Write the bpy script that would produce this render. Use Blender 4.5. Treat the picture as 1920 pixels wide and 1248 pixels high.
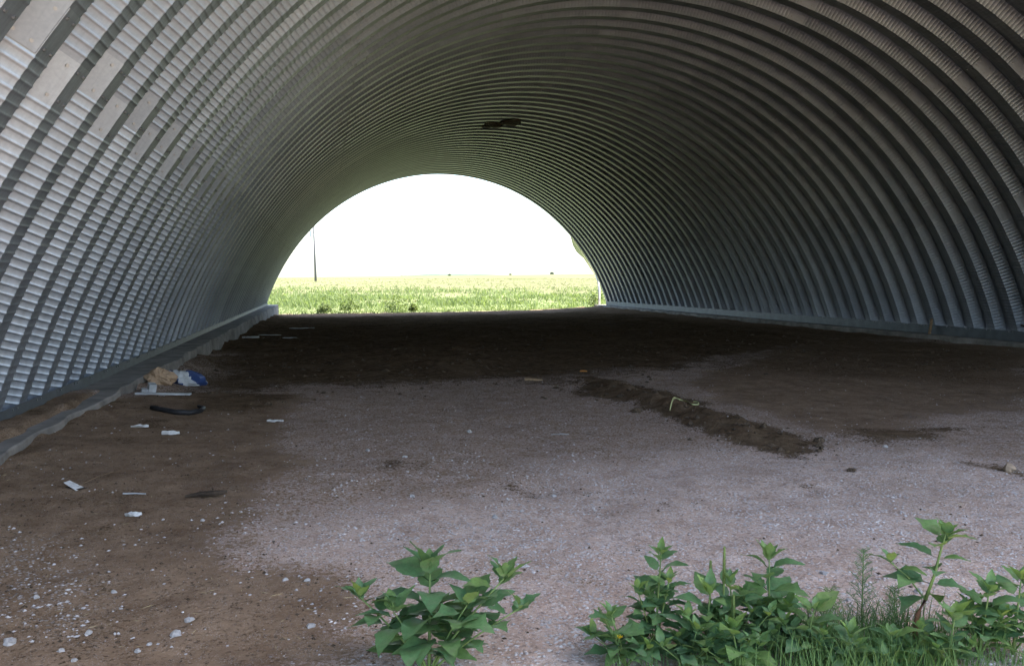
import bpy, math, random
import numpy as np
from mathutils import Vector, Matrix, Euler

random.seed(7)
R_ = math.radians
scene = bpy.context.scene
for o in list(bpy.data.objects):
    bpy.data.objects.remove(o, do_unlink=True)
col = scene.collection

# ------------------------------------------------------------------ camera
EYE = 1.45
YAW, PITCH, FPX = R_(12.825), R_(-3.657), 1550.0
cd = bpy.data.cameras.new('camera')
cam = bpy.data.objects.new('camera', cd)
col.objects.link(cam)
cam.location = (0, 0, EYE)
cam.rotation_euler = (R_(90) + PITCH, 0, -YAW)
cd.sensor_width = 36
cd.lens = 36 * FPX / 1920
cd.clip_start = .05
cd.clip_end = 8000
scene.camera = cam

# ------------------------------------------------------------------ sky, sun, exposure
SUN_EL, SUN_ROT = R_(58), R_(108)          # high sun from the right, a little behind the camera
world = bpy.data.worlds.new('World')
scene.world = world
world.use_nodes = True
wn = world.node_tree
sky = wn.nodes.new('ShaderNodeTexSky')
sky.sky_type = 'NISHITA'
sky.sun_disc = False
sky.sun_elevation = SUN_EL
sky.sun_rotation = SUN_ROT
sky.dust_density = 1.6
wn.links.new(sky.outputs[0], wn.nodes['Background'].inputs[0])
wn.nodes['Background'].inputs[1].default_value = .12
sd = bpy.data.lights.new('sun', 'SUN')
sd.energy = 4.8
sd.angle = R_(.53)
sd.color = (1, .95, .88)
sun = bpy.data.objects.new('sun', sd)
col.objects.link(sun)
sv = Vector((math.sin(SUN_ROT) * math.cos(SUN_EL), math.cos(SUN_ROT) * math.cos(SUN_EL), math.sin(SUN_EL)))
sun.rotation_euler = sv.to_track_quat('Z', 'Y').to_euler()
sun.location = sv * 60
scene.view_settings.view_transform = 'Standard'
scene.view_settings.look = 'None'
scene.view_settings.gamma = 1
scene.view_settings.exposure = 2.68
cy = scene.cycles
cy.max_bounces = 14
cy.diffuse_bounces = 6
cy.glossy_bounces = 9
cy.transmission_bounces = 4
cy.use_denoising = True
cy.sample_clamp_indirect = 6
cy.caustics_reflective = True

# ------------------------------------------------------------------ helpers
FWD = np.array([math.sin(YAW), math.cos(YAW)])
RGT = np.array([math.cos(YAW), -math.sin(YAW)])

def ray(px, py):
    u, v = (px - 960) / FPX, -(py - 624) / FPX
    yd = math.cos(PITCH) - math.sin(PITCH) * v
    z = math.sin(PITCH) + math.cos(PITCH) * v
    xy = RGT * u + FWD * yd
    return np.array([xy[0], xy[1], z])

def floor_at(px, py, z=0.0):
    """the floor point seen there in the photograph (surveying aid)"""
    d = ray(px, py)
    for _ in range(6):
        p = d * ((z - EYE) / d[2])
        z = float(ground_z(np.array([p[0]]), np.array([p[1]]))[0])
    return np.array([p[0], p[1], z])

def at_y(px, py, y):
    d = ray(px, py)
    p = d * (y / d[1])
    return np.array([p[0], p[1], p[2] + EYE])

def tag(o, label=None, cat=None, group=None, kind=None):
    if label: o['label'] = label
    if cat: o['category'] = cat
    if group: o['group'] = group
    if kind: o['kind'] = kind
    return o

def mesh(name, V, F, mats, smooth=False, fmat=None):
    me = bpy.data.meshes.new(name)
    me.from_pydata([tuple(map(float, v)) for v in V], [], [tuple(map(int, f)) for f in F])
    for m in (mats if isinstance(mats, (list, tuple)) else [mats]):
        me.materials.append(m)
    if smooth:
        me.polygons.foreach_set('use_smooth', [True] * len(me.polygons))
    if fmat is not None:
        me.polygons.foreach_set('material_index', fmat)
    me.update()
    return me

def fast_mesh(name, V, F, mats, smooth=False):
    me = bpy.data.meshes.new(name)
    V, F = np.asarray(V, np.float32), np.asarray(F, np.int32)
    me.vertices.add(len(V))
    me.vertices.foreach_set('co', V.ravel())
    me.loops.add(F.size)
    me.loops.foreach_set('vertex_index', F.ravel())
    me.polygons.add(len(F))
    me.polygons.foreach_set('loop_start', np.arange(len(F), dtype=np.int32) * F.shape[1])
    me.polygons.foreach_set('loop_total', np.full(len(F), F.shape[1], np.int32))
    me.update()
    me.validate()
    if smooth: me.polygons.foreach_set('use_smooth', [True] * len(me.polygons))
    for m in (mats if isinstance(mats, (list, tuple)) else [mats]): me.materials.append(m)
    return me

def link(name, me, parent=None, loc=(0, 0, 0), rot=(0, 0, 0), scale=(1, 1, 1)):
    o = bpy.data.objects.new(name, me)
    col.objects.link(o)
    o.parent = parent
    o.location = loc
    o.rotation_euler = rot
    o.scale = scale
    return o

def empty(name, loc=(0, 0, 0), rot=(0, 0, 0)):
    o = link(name, None, None, loc, rot)
    o.empty_display_size = .1
    return o

def box(V, F, x0, x1, y0, y1, z0, z1):
    b = len(V)
    V += [(x0, y0, z0), (x1, y0, z0), (x1, y1, z0), (x0, y1, z0), (x0, y0, z1), (x1, y0, z1), (x1, y1, z1), (x0, y1, z1)]
    F += [(b, b + 3, b + 2, b + 1), (b + 4, b + 5, b + 6, b + 7), (b, b + 1, b + 5, b + 4), (b + 1, b + 2, b + 6, b + 5), (b + 2, b + 3, b + 7, b + 6), (b + 3, b, b + 4, b + 7)]

def tube(V, F, pts, rads, n=6, cap=True):
    pts = [Vector(p) for p in pts]
    b0 = len(V)
    for i, p in enumerate(pts):
        d = (pts[min(i + 1, len(pts) - 1)] - pts[max(i - 1, 0)]).normalized()
        a = d.cross(Vector((0, 0, 1)) if abs(d.z) < .9 else Vector((1, 0, 0))).normalized()
        c = d.cross(a)
        for k in range(n):
            t = 2 * math.pi * k / n
            V.append(tuple(p + (a * math.cos(t) + c * math.sin(t)) * rads[i]))
    for i in range(len(pts) - 1):
        for k in range(n):
            a0, a1 = b0 + i * n + k, b0 + i * n + (k + 1) % n
            F.append((a0, a1, a1 + n, a0 + n))
    if cap:
        F.append(tuple(b0 + k for k in range(n))[::-1])
        F.append(tuple(b0 + (len(pts) - 1) * n + k for k in range(n)))

def hash2(ix, iy, seed):
    h = (ix.astype(np.int64) * 374761393 + iy.astype(np.int64) * 668265263 + seed * 1442695041) & 0x7fffffff
    h = ((h ^ (h >> 13)) * 1274126177) & 0x7fffffff
    return ((h ^ (h >> 16)) & 0xffff) / 65535.0

def vnoise(x, y, seed):
    ix, iy = np.floor(x), np.floor(y)
    fx, fy = x - ix, y - iy
    fx, fy = fx * fx * (3 - 2 * fx), fy * fy * (3 - 2 * fy)
    a, b = hash2(ix, iy, seed), hash2(ix + 1, iy, seed)
    c, d = hash2(ix, iy + 1, seed), hash2(ix + 1, iy + 1, seed)
    return (a * (1 - fx) + b * fx) * (1 - fy) + (c * (1 - fx) + d * fx) * fy

def fbm(x, y, scale, seed, octv=4):
    s, a, t = 0, .5, 0
    for k in range(octv):
        s = s + a * vnoise(x * scale * 2 ** k + 17.3 * k, y * scale * 2 ** k - 9.1 * k, seed + k)
        t += a
        a *= .5
    return s / t                      # 0..1

def sstep(a, b, x):
    t = np.clip((x - a) / (b - a), 0, 1)
    return t * t * (3 - 2 * t)

# ------------------------------------------------------------------ materials
class NT:
    def __init__(self, name):
        self.m = bpy.data.materials.new(name)
        self.m.use_nodes = True
        self.t = self.m.node_tree
        self.b = self.t.nodes['Principled BSDF']
    def n(self, typ, **kw):
        nd = self.t.nodes.new(typ)
        for k, v in kw.items():
            if k in nd.inputs and not hasattr(nd, k):
                nd.inputs[k].default_value = v
            else:
                setattr(nd, k, v)
        return nd
    def l(self, a, b):
        self.t.links.new(a, b)
    def coord(self, kind='Object'):
        return self.n('ShaderNodeTexCoord').outputs[kind]
    def noise(self, scale, detail=4, rough=.55, vec=None):
        nd = self.n('ShaderNodeTexNoise')
        nd.inputs['Scale'].default_value = scale
        nd.inputs['Detail'].default_value = detail
        nd.inputs['Roughness'].default_value = rough
        if vec is not None: self.l(vec, nd.inputs['Vector'])
        return nd.outputs[0]
    def ramp(self, fac, stops):
        nd = self.n('ShaderNodeValToRGB')
        e = nd.color_ramp.elements
        while len(e) < len(stops): e.new(.5)
        for el, (p, c) in zip(e, stops):
            el.position = p
            el.color = (*c, 1) if len(c) == 3 else c
        self.l(fac, nd.inputs[0])
        return nd.outputs[0]
    def mix(self, fac, a, b, mode='MIX'):
        nd = self.n('ShaderNodeMix', data_type='RGBA', blend_type=mode)
        for s, v in ((0, fac), (6, a), (7, b)):
            if isinstance(v, (int, float)): nd.inputs[s].default_value = v
            elif isinstance(v, tuple): nd.inputs[s].default_value = (*v, 1)
            else: self.l(v, nd.inputs[s])
        return nd.outputs[2]
    def math(self, op, a, b=None, clamp=False):
        nd = self.n('ShaderNodeMath', operation=op, use_clamp=clamp)
        for s, v in ((0, a), (1, b)):
            if v is None: continue
            if isinstance(v, (int, float)): nd.inputs[s].default_value = v
            else: self.l(v, nd.inputs[s])
        return nd.outputs[0]
    def bump(self, h, strength, dist):
        nd = self.n('ShaderNodeBump')
        nd.inputs['Strength'].default_value = strength
        nd.inputs['Distance'].default_value = dist
        self.l(h, nd.inputs['Height'])
        self.l(nd.outputs[0], self.b.inputs['Normal'])
    def set(self, **kw):
        for k, v in kw.items():
            k = k.replace('_', ' ')
            if isinstance(v, (int, float)): self.b.inputs[k].default_value = v
            elif isinstance(v, tuple): self.b.inputs[k].default_value = (*v, 1)
            else: self.l(v, self.b.inputs[k])
        return self

def simple(name, c, rough=.8, var=.25, scale=12, bump=0, metallic=0, spec=.3, trans=0):
    t = NT(name)
    v = t.coord()
    f = t.noise(scale, 5, .6, v)
    t.set(Base_Color=t.ramp(f, [(.3, tuple(x * (1 - var) for x in c)), (.7, tuple(min(1, x * (1 + var)) for x in c))]),
          Roughness=rough, Metallic=metallic)
    t.b.inputs['Specular IOR Level'].default_value = spec
    if bump: t.bump(f, .6, bump)
    if trans:
        t.b.inputs['Transmission Weight'].default_value = 0
        tr = t.n('ShaderNodeBsdfTranslucent')
        tr.inputs[0].default_value = (c[0] * 1.3, c[1] * 1.35, c[2] * .7, 1)
        mx = t.n('ShaderNodeMixShader')
        mx.inputs[0].default_value = trans
        t.l(t.b.outputs[0], mx.inputs[1])
        t.l(tr.outputs[0], mx.inputs[2])
        t.l(mx.outputs[0], t.t.nodes['Material Output'].inputs[0])
    return t.m

def galvanised():
    t = NT('galvanised_steel')
    v = t.coord()
    info = t.n('ShaderNodeObjectInfo').outputs['Random']
    f = t.noise(3.2, 6, .6, v)
    f2 = t.noise(38, 3, .5, v)
    base = t.ramp(f, [(.25, (.28, .318, .368)), (.75, (.365, .405, .462))])
    tone = t.ramp(info, [(0, (.80, .80, .81)), (1, (1.08, 1.07, 1.06))])
    base = t.mix(1.0, base, tone, 'MULTIPLY')
    mp = t.n('ShaderNodeMapping')
    mp.inputs['Scale'].default_value = (.35, 9, .35)
    t.l(v, mp.inputs['Vector'])
    streak = t.ramp(t.noise(2.0, 5, .65, mp.outputs[0]), [(.36, (.80, .79, .77)), (.55, (1, 1, 1))])
    base = t.mix(.8, base, streak, 'MULTIPLY')
    spangle = t.ramp(f2, [(.35, (.94, .94, .94)), (.65, (1.04, 1.04, 1.04))])
    base = t.mix(1.0, base, spangle, 'MULTIPLY')
    ro = t.math('ADD', t.math('MULTIPLY', f, .16), .42)
    t.set(Base_Color=base, Metallic=.74, Roughness=ro)
    return t.m

M = {}
M['steel'] = galvanised()
M['channel'] = simple('channel_steel', (.10, .115, .13), .5, .25, 4, 0, .4)
M['bolt'] = simple('zinc_bolt', (.30, .31, .32), .45, .1, 20, 0, .9)
M['concrete'] = simple('concrete', (.235, .215, .19), .95, .42, 3.0, .012)
M['white_plastic'] = simple('white_plastic', (.42, .43, .43), .5, .25, 9)
M['paper'] = simple('white_paper', (.55, .54, .52), .8, .25, 30)
M['blue_plastic'] = simple('blue_plastic', (.03, .055, .15), .4, .3, 12)
M['tan_paper'] = simple('tan_paper', (.36, .25, .16), .8, .25, 14)
M['black_rubber'] = simple('black_rubber', (.018, .018, .02), .6, .3, 20)
M['wood'] = simple('weathered_wood', (.25, .17, .10), .85, .35, 20)
M['dark_wood'] = simple('dark_bark', (.045, .032, .022), .9, .4, 20)
M['strap'] = simple('yellow_strap', (.40, .41, .19), .6, .15, 20)
M['orange'] = simple('orange_scrap', (.50, .22, .06), .7, .2, 20)
M['flap'] = simple('pale_plastic_sheet', (.40, .38, .33), .5, .2, 6, 0, 0, .3, .4)
M['clump'] = simple('dry_mud', (.10, .078, .06), 1, .35, 14, .02)
M['stone'] = simple('pale_limestone', (.38, .36, .34), .85, .2, 30, .003)
M['brown_stone'] = simple('brown_stone', (.30, .22, .15), .85, .2, 30, .003)
def vary(m, dusty):
    # every leaf its own tone: some dustier, some yellowing
    nt = m.node_tree
    b_ = nt.nodes['Principled BSDF']
    src = b_.inputs['Base Color'].links[0].from_socket
    inf = nt.nodes.new('ShaderNodeObjectInfo')
    rp = nt.nodes.new('ShaderNodeValToRGB')
    rp.color_ramp.elements[0].color = (.72, .78, .85, 1)
    rp.color_ramp.elements[1].color = (1.35, 1.12, .8, 1)
    e = rp.color_ramp.elements.new(.6); e.color = (1, 1, 1, 1)
    nt.links.new(inf.outputs['Random'], rp.inputs[0])
    mx = nt.nodes.new('ShaderNodeMix'); mx.data_type = 'RGBA'; mx.blend_type = 'MULTIPLY'
    mx.inputs[0].default_value = 1
    nt.links.new(src, mx.inputs[6]); nt.links.new(rp.outputs[0], mx.inputs[7])
    ns = nt.nodes.new('ShaderNodeTexNoise'); ns.inputs['Scale'].default_value = 7; ns.inputs['Detail'].default_value = 5
    tc = nt.nodes.new('ShaderNodeTexCoord'); nt.links.new(tc.outputs['Object'], ns.inputs['Vector'])
    r2 = nt.nodes.new('ShaderNodeValToRGB')
    r2.color_ramp.elements[0].position = .52; r2.color_ramp.elements[0].color = (0, 0, 0, 1)
    r2.color_ramp.elements[1].position = .75; r2.color_ramp.elements[1].color = (dusty,) * 3 + (1,)
    nt.links.new(ns.outputs[0], r2.inputs[0])
    m2 = nt.nodes.new('ShaderNodeMix'); m2.data_type = 'RGBA'
    nt.links.new(r2.outputs[0], m2.inputs[0]); nt.links.new(mx.outputs[2], m2.inputs[6]); m2.inputs[7].default_value = (.17, .18, .11, 1)
    nt.links.new(m2.outputs[2], b_.inputs['Base Color'])
    return m
M['leaf'] = simple('broad_leaf', (.105, .205, .082), .5, .28, 10, 0, 0, .35, .22)
M['leaf_young'] = simple('young_leaf', (.13, .23, .075), .5, .22, 12, 0, 0, .35, .25)
M['leaf_dull'] = simple('small_leaf', (.11, .20, .085), .55, .25, 12, 0, 0, .3, .2)
for k_ in ('leaf', 'leaf_young', 'leaf_dull'): vary(M[k_], .5)
M['stem'] = simple('green_stem', (.13, .20, .06), .6, .2, 20)
M['stem_red'] = simple('reddish_stem', (.16, .075, .04), .65, .3, 20)
M['spike'] = simple('seed_spike', (.17, .24, .07), .8, .25, 40)
M['grass'] = simple('grass_blade', (.105, .19, .06), .6, .3, 3, 0, 0, .3, .2)
M['field_green'] = simple('field_weed', (.13, .165, .07), .7, .3, .6, 0, 0, .2, .45)
M['field_dry'] = simple('dry_grass', (.12, .12, .064), .8, .25, .4, 0, 0, .2, .4)
M['yellow'] = simple('yellow_petal', (.75, .5, .02), .6, .1, 20)
M['pole'] = simple('pole_wood', (.11, .11, .115), .9, .2, 8)
M['grey_metal'] = simple('grey_enamel', (.35, .37, .38), .5, .1, 8)
M['post_white'] = simple('white_post_paint', (.78, .78, .76), .6, .08, 8)
M['far_tree'] = simple('distant_foliage', (.05, .08, .045), .9, .3, .8)
M['pebble'] = simple('gravel_stones', (.46, .43, .41), .9, .4, 2.3)
M['crumb'] = simple('dark_crumbs', (.075, .052, .033), 1, .75, 55)
M['straw'] = simple('dry_straw', (.38, .30, .16), .8, .3, 5)

# ------------------------------------------------------------------ the lie of the land
HX = [-2.2, 1.5, 5.8, 10.5, 12.5, 14.2]
HY = [0, 6, 9.6, 11.2, 12.5, 20, 30, 37, 41.2]
HZ = np.array([
    [.10, 0, 0, 0, 0, 0],
    [.19, 0, 0, 0, .01, .02],
    [.19, 0, 0, 0, .01, .02],
    [.07, -.01, 0, 0, .01, .02],
    [.04, -.02, -.01, 0, .02, .03],
    [-.03, -.06, -.04, -.02, .02, .03],
    [-.09, -.12, -.10, -.05, 0, .04],
    [-.14, -.18, -.16, -.08, 0, .07],
    [-.26, -.24, -.20, -.11, -.02, .09]])

def bil(x, y):
    xi = np.clip(np.interp(x, HX, range(len(HX))), 0, len(HX) - 1.0001)
    yi = np.clip(np.interp(y, HY, range(len(HY))), 0, len(HY) - 1.0001)
    i, j = yi.astype(int), xi.astype(int)
    fy, fx = yi - i, xi - j
    return (HZ[i, j] * (1 - fx) + HZ[i, j + 1] * fx) * (1 - fy) + (HZ[i + 1, j] * (1 - fx) + HZ[i + 1, j + 1] * fx) * fy

RIDGE = None
XL, XR, CX, RAD, CZ = -2.648, 14.431, 5.8915, 8.744, -2.0567
Y0, Y1 = 1.05, 41.35
P = .61

def ground_z(x, y, fine=True):
    inside = bil(x, y)
    fz = np.interp(y, [41, 45, 60, 80, 150, 300, 600, 1000, 3000], [-.2, -.25, -.1, .3, 1.45, 2.6, 4.2, 6, 7])
    fz = fz + .0117 * (x - 80) * sstep(90, 600, y) * np.clip(1 - (y - 1000) / 2000, 0, 1)
    fz = fz + sstep(46, 120, y) * (fbm(x, y, .02, 31, 3) - .5) * .5
    w = sstep(40.8, 46, y)
    z = inside * (1 - w) + fz * w
    z = z + np.where(y < 41, (fbm(x, y, .35, 5, 3) - .5) * .10 * sstep(-2.6, -1.4, x) * sstep(14.4, 13, x), 0)
    if fine:
        near = sstep(60, 42, y)
        z = z + near * ((fbm(x, y, 2.2, 11, 4) - .5) * (.035 + .06 * sstep(9, 14, y)) + (fbm(x, y, 11, 21, 3) - .5) * .012)
        if RIDGE is not None:
            d, t = ridge_dist(x, y)
            h = np.exp(-(d / .26) ** 2) * .10 * (.15 + 1.5 * fbm(x, y, 5.0, 77, 4)) * sstep(0, .1, t) * sstep(1, .88, t)
            z = z + h
        # loose dirt lying over the footing beside the left channel
        b = sstep(4.5, 6, y) * sstep(10.9, 9.4, y) * sstep(-2.27, -2.42, x) * sstep(-2.9, -2.62, x)
        z = z + b * (.085 + .05 * (fbm(x, y, 4, 41, 3) - .5))
        z = z + sstep(-1.55, -2.15, x) * sstep(-2.6, -2.3, x) * .10 * sstep(.42, .7, fbm(x, y, .9, 43, 4)) * sstep(41, 38, y)
        # manure heaped in the middle of the hut
        z = z + .14 * np.exp(-((x - 1.9) / 1.7) ** 2 - ((y - 15.5) / 2.3) ** 2) * (.4 + fbm(x, y, 1.3, 61, 4))
        z = z + .07 * np.exp(-((x - 6.2) / 3.0) ** 2 - ((y - 22) / 4) ** 2) * (.4 + fbm(x, y, 1.1, 62, 4))
    return z

def ridge_dist(x, y):
    A, B = RIDGE
    ax, ay = A[0], A[1]
    dx, dy = B[0] - ax, B[1] - ay
    t = ((x - ax) * dx + (y - ay) * dy) / (dx * dx + dy * dy)
    tc = np.clip(t, 0, 1)
    return np.hypot(x - ax - tc * dx, y - ay - tc * dy), tc
_r0, _r1 = floor_at(1090, 712), floor_at(1500, 842)
RIDGE = (_r0, _r1)

def poly_sd(x, y, pts):
    """signed distance (inside positive) to a ground polygon"""
    d = np.full(x.shape, 1e9)
    ins = np.zeros(x.shape, bool)
    n = len(pts)
    for i in range(n):
        ax, ay = pts[i][0], pts[i][1]
        bx, by = pts[(i + 1) % n][0], pts[(i + 1) % n][1]
        ex, ey = bx - ax, by - ay
        t = np.clip(((x - ax) * ex + (y - ay) * ey) / (ex * ex + ey * ey), 0, 1)
        d = np.minimum(d, np.hypot(x - ax - t * ex, y - ay - t * ey))
        cr = ((ay > y) != (by > y)) & (x < (bx - ax) * (y - ay) / ((by - ay) if by != ay else 1e-9) + ax)
        ins ^= cr
    return np.where(ins, d, -d)

G = lambda L: [floor_at(*p) for p in L]
DARK = [G([(470, 596), (300, 715), (360, 745), (480, 738), (560, 728), (720, 722), (900, 716), (1075, 722), (1150, 700), (1300, 690), (1420, 668), (1560, 650), (1500, 628), (1300, 600), (1100, 583), (800, 590)]),
        G([(1080, 700), (1090, 738), (1200, 772), (1320, 818), (1420, 848), (1490, 856), (1545, 832), (1440, 795), (1350, 765), (1280, 740), (1170, 715)]),
        G([(1640, 835), (1720, 822), (1850, 800), (1840, 794), (1700, 806), (1600, 800), (1560, 815)]),
        G([(1800, 862), (1900, 872), (1960, 900), (1960, 915), (1880, 885), (1790, 876)]),
        G([(690, 868), (720, 880), (780, 880), (770, 868), (730, 862)]),
        G([(955, 926), (985, 934), (1010, 928), (1130, 922), (1060, 920), (980, 921)]),
        G([(200, 820), (230, 850), (270, 845), (255, 818)]),
        G([(1250, 592), (1400, 606), (1700, 628), (1960, 662), (1960, 735), (1750, 722), (1560, 712), (1400, 700), (1250, 700)]),
        G([(345, 768), (460, 778), (560, 742), (440, 735), (330, 755)])]
SOIL = G([(-300, 1400), (-300, 800), (250, 745), (400, 735), (560, 740), (545, 790), (525, 860), (500, 930), (470, 985), (430, 1030), (480, 1075), (600, 1085), (640, 1120), (560, 1200), (420, 1400)])
SOIL2 = G([(1330, 690), (1250, 720), (1340, 760), (1480, 800), (1600, 830), (1760, 800), (1960, 760), (1960, 650), (1500, 630)])
PALE = G([(450, 1065), (560, 1020), (700, 985), (900, 965), (1150, 895), (1400, 862), (1640, 862), (2000, 905), (2100, 1500), (560, 1500)])
GRIT = G([(0, 1020), (90, 1010), (170, 1080), (120, 1150), (0, 1150)])

def zones(x, y):
    wob = (fbm(x, y, 1.1, 91, 4) - .5) * 1.0
    wob2 = (fbm(x, y, 5.0, 92, 4) - .5) * .45
    dark = np.zeros(x.shape)
    for i, pg in enumerate(DARK):
        s = 1.0 if i == 0 else (.25 if i > 1 else .4)
        sd_ = poly_sd(x, y, pg) + (wob * s + wob2 * (.9 if i else .5)) * (1.4 if i == 0 else .9)
        wd = 1.9 if i == 0 else (.30 if i == 1 else (1.2 if i == 7 else .34))
        dark = np.maximum(dark, sstep(-wd, wd, sd_) * (.86 if i == 0 else (.92 if i == 1 else (.52 if i == 7 else .76))))
    dark = np.maximum(dark, sstep(.50, .76, fbm(x, y, 3.2, 93, 4)) * .50 * sstep(.5, -1, x) * sstep(12, 9, y))
    dark = np.maximum(dark, sstep(.55, .85, fbm(x, y, 2.4, 94, 4)) * .45 * sstep(42, 40, y))
    soil = sstep(-.8, .6, poly_sd(x, y, SOIL) + wob * .5 + wob2 * .5)
    soil = np.maximum(soil, .85 * sstep(-.9, .8, poly_sd(x, y, SOIL2) + wob * 1.1))
    soil = np.maximum(soil, sstep(14, 20, y))
    soil = np.maximum(soil, sstep(1.5, -1.5, y))
    soil = np.maximum(soil, .38 * sstep(.48, .72, fbm(x, y, .9, 95, 4)))
    soil = np.maximum(soil, .50 * sstep(.9, -.9, poly_sd(x, y, PALE) + wob * .9 + wob2))
    out = np.maximum(sstep(42.0, 43.2, y + wob * 1.2), np.maximum(sstep(XL - .7, XL - 2, x), sstep(XR + .7, XR + 2, x)) * sstep(-2, 3, y))
    out = np.maximum(out, sstep(-6, -14, y + wob * 4))
    dark = dark * (1 - out)
    dry = sstep(64, 84, y + 10 * (fbm(x, y, .06, 96, 3) - .5)) * (.55 + .45 * sstep(.35, .6, fbm(x, y * .4, .03, 97, 3)))
    grit = sstep(-.3, .2, poly_sd(x, y, GRIT) + wob * .6)
    return dark, soil, out, dry, grit

# ------------------------------------------------------------------ ground sheet
def spaced(a, b, first, grow):
    out, s = [a], first
    while abs(out[-1] - a) < abs(b - a):
        out.append(out[-1] + s * (1 if b > a else -1))
        s *= grow
    return out
xs = spaced(-3.4, -3500, .12, 1.13)[::-1][:-1] + list(np.arange(-3.4, 7.5, .045)) + list(np.arange(7.5, 15.4, .09)) + spaced(15.4, 3500, .15, 1.13)
ys = spaced(2.2, -400, .15, 1.14)[::-1][:-1]
yy = 2.2
while yy < 46:
    ys.append(yy)
    yy += .0085 * yy
ys += spaced(46, 5000, .5, 1.05)
xs, ys = np.array(xs), np.array(ys)
gx, gy = np.meshgrid(xs, ys)
gx, gy = gx.ravel(), gy.ravel()
gz = ground_z(gx, gy)
nx, ny = len(xs), len(ys)
idx = np.arange(nx * ny).reshape(ny, nx)
quads = np.stack([idx[:-1, :-1], idx[:-1, 1:], idx[1:, 1:], idx[1:, :-1]], -1).reshape(-1, 4)
gme = bpy.data.meshes.new('ground')
gme.vertices.add(nx * ny)
gme.vertices.foreach_set('co', np.stack([gx, gy, gz], 1).astype(np.float32).ravel())
gme.loops.add(quads.size)
gme.loops.foreach_set('vertex_index', quads.ravel().astype(np.int32))
gme.polygons.add(len(quads))
gme.polygons.foreach_set('loop_start', (np.arange(len(quads)) * 4).astype(np.int32))
gme.polygons.foreach_set('loop_total', np.full(len(quads), 4, np.int32))
gme.update()
gme.validate()
gme.polygons.foreach_set('use_smooth', [True] * len(gme.polygons))
zd, zs, zo, zy, zg = zones(gx, gy)
ca = gme.attributes.new('zone', 'FLOAT_COLOR', 'POINT')
ca.data.foreach_set('color', np.stack([zd, zs, zo, zy], 1).astype(np.float32).ravel())
cb = gme.attributes.new('grit', 'FLOAT', 'POINT')
cb.data.foreach_set('value', zg.astype(np.float32))

t = NT('ground_mix')
v = t.coord()
at = t.n('ShaderNodeAttribute', attribute_name='zone')
ag = t.n('ShaderNodeAttribute', attribute_name='grit')
sp = t.n('ShaderNodeSeparateColor')
t.l(at.outputs['Color'], sp.inputs[0])
dk, so, ou, dr = sp.outputs[0], sp.outputs[1], sp.outputs[2], at.outputs['Alpha']
nb, nm, nf, nff = t.noise(.8, 6, .6, v), t.noise(5, 6, .65, v), t.noise(42, 5, .7, v), t.noise(150, 3, .6, v)
cal = t.ramp(nm, [(.28, (.37, .255, .19)), (.5, (.52, .385, .305)), (.72, (.62, .49, .415))])
vo = t.n('ShaderNodeTexVoronoi')
vo.inputs['Scale'].default_value = 46
t.l(v, vo.inputs['Vector'])
chip = t.math('MULTIPLY', t.ramp(vo.outputs['Distance'], [(.26, (1, 1, 1)), (.40, (0, 0, 0))]),
              t.ramp(t.noise(9, 4, .7, v), [(.40, (0, 0, 0)), (.56, (1, 1, 1))]))
vo2 = t.n('ShaderNodeTexVoronoi')
vo2.inputs['Scale'].default_value = 120
t.l(v, vo2.inputs['Vector'])
chip2 = t.math('MULTIPLY', t.ramp(vo2.outputs['Distance'], [(.24, (1, 1, 1)), (.40, (0, 0, 0))]), t.ramp(t.noise(14, 4, .7, v), [(.4, (0, 0, 0)), (.6, (1, 1, 1))]))
cal = t.mix(t.math('MULTIPLY', chip, .8), cal, (.74, .71, .70))
cal = t.mix(t.math('MULTIPLY', chip2, .65), cal, (.72, .69, .68))
cal = t.mix(t.ramp(nf, [(.36, (.75, .75, .75)), (.50, (0, 0, 0))]), cal, (.17, .13, .11))
cal = t.mix(t.ramp(t.noise(17, 5, .75, v), [(.54, (0, 0, 0)), (.66, (.6, .6, .6))]), cal, (.62, .56, .53))
soil = t.ramp(nm, [(.3, (.18, .118, .074)), (.7, (.30, .21, .14))])
soil = t.mix(t.ramp(nf, [(.36, (.8, .8, .8)), (.445, (0, 0, 0))]), soil, (.06, .043, .03))
soil = t.mix(t.ramp(t.noise(2.2, 7, .75, v), [(.52, (0, 0, 0)), (.66, (.55, .55, .55))]), soil, (.12, .082, .054))
soil = t.mix(t.math('MULTIPLY', chip2, .35), soil, (.50, .46, .43))
soil = t.mix(t.math('MULTIPLY', ag.outputs['Fac'], t.math('MULTIPLY', chip, .9)), soil, (.52, .49, .47))
man = t.ramp(t.noise(7, 8, .75, v), [(.35, (.055, .037, .022)), (.7, (.19, .128, .076))])
man = t.mix(t.ramp(t.noise(1.1, 6, .7, v), [(.47, (0, 0, 0)), (.68, (.75, .75, .75))]), man, (.19, .132, .083))
man = t.mix(t.ramp(t.noise(3.4, 5, .7, v), [(.5, (0, 0, 0)), (.66, (.55, .55, .55))]), man, (.16, .112, .07))
man = t.mix(t.math('MULTIPLY', chip2, .15), man, (.45, .42, .4))
def soft(m):
    # ragged, crumbly edges: the masks are broken up by the grain of the ground
    e = t.math('ADD', t.math('SUBTRACT', t.math('MULTIPLY', m, 1.35), .18), t.math('ADD', t.math('MULTIPLY', t.math('SUBTRACT', nf, .5), 2.3), t.math('MULTIPLY', t.math('SUBTRACT', nm, .5), .9)))
    return t.ramp(e, [(.38, (0, 0, 0)), (.60, (1, 1, 1))])
c = t.mix(soft(so), cal, soil)
c = t.mix(soft(dk), c, man)
green = t.ramp(t.noise(.35, 6, .7, v), [(.3, (.118, .138, .066)), (.7, (.15, .162, .084))])
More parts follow.
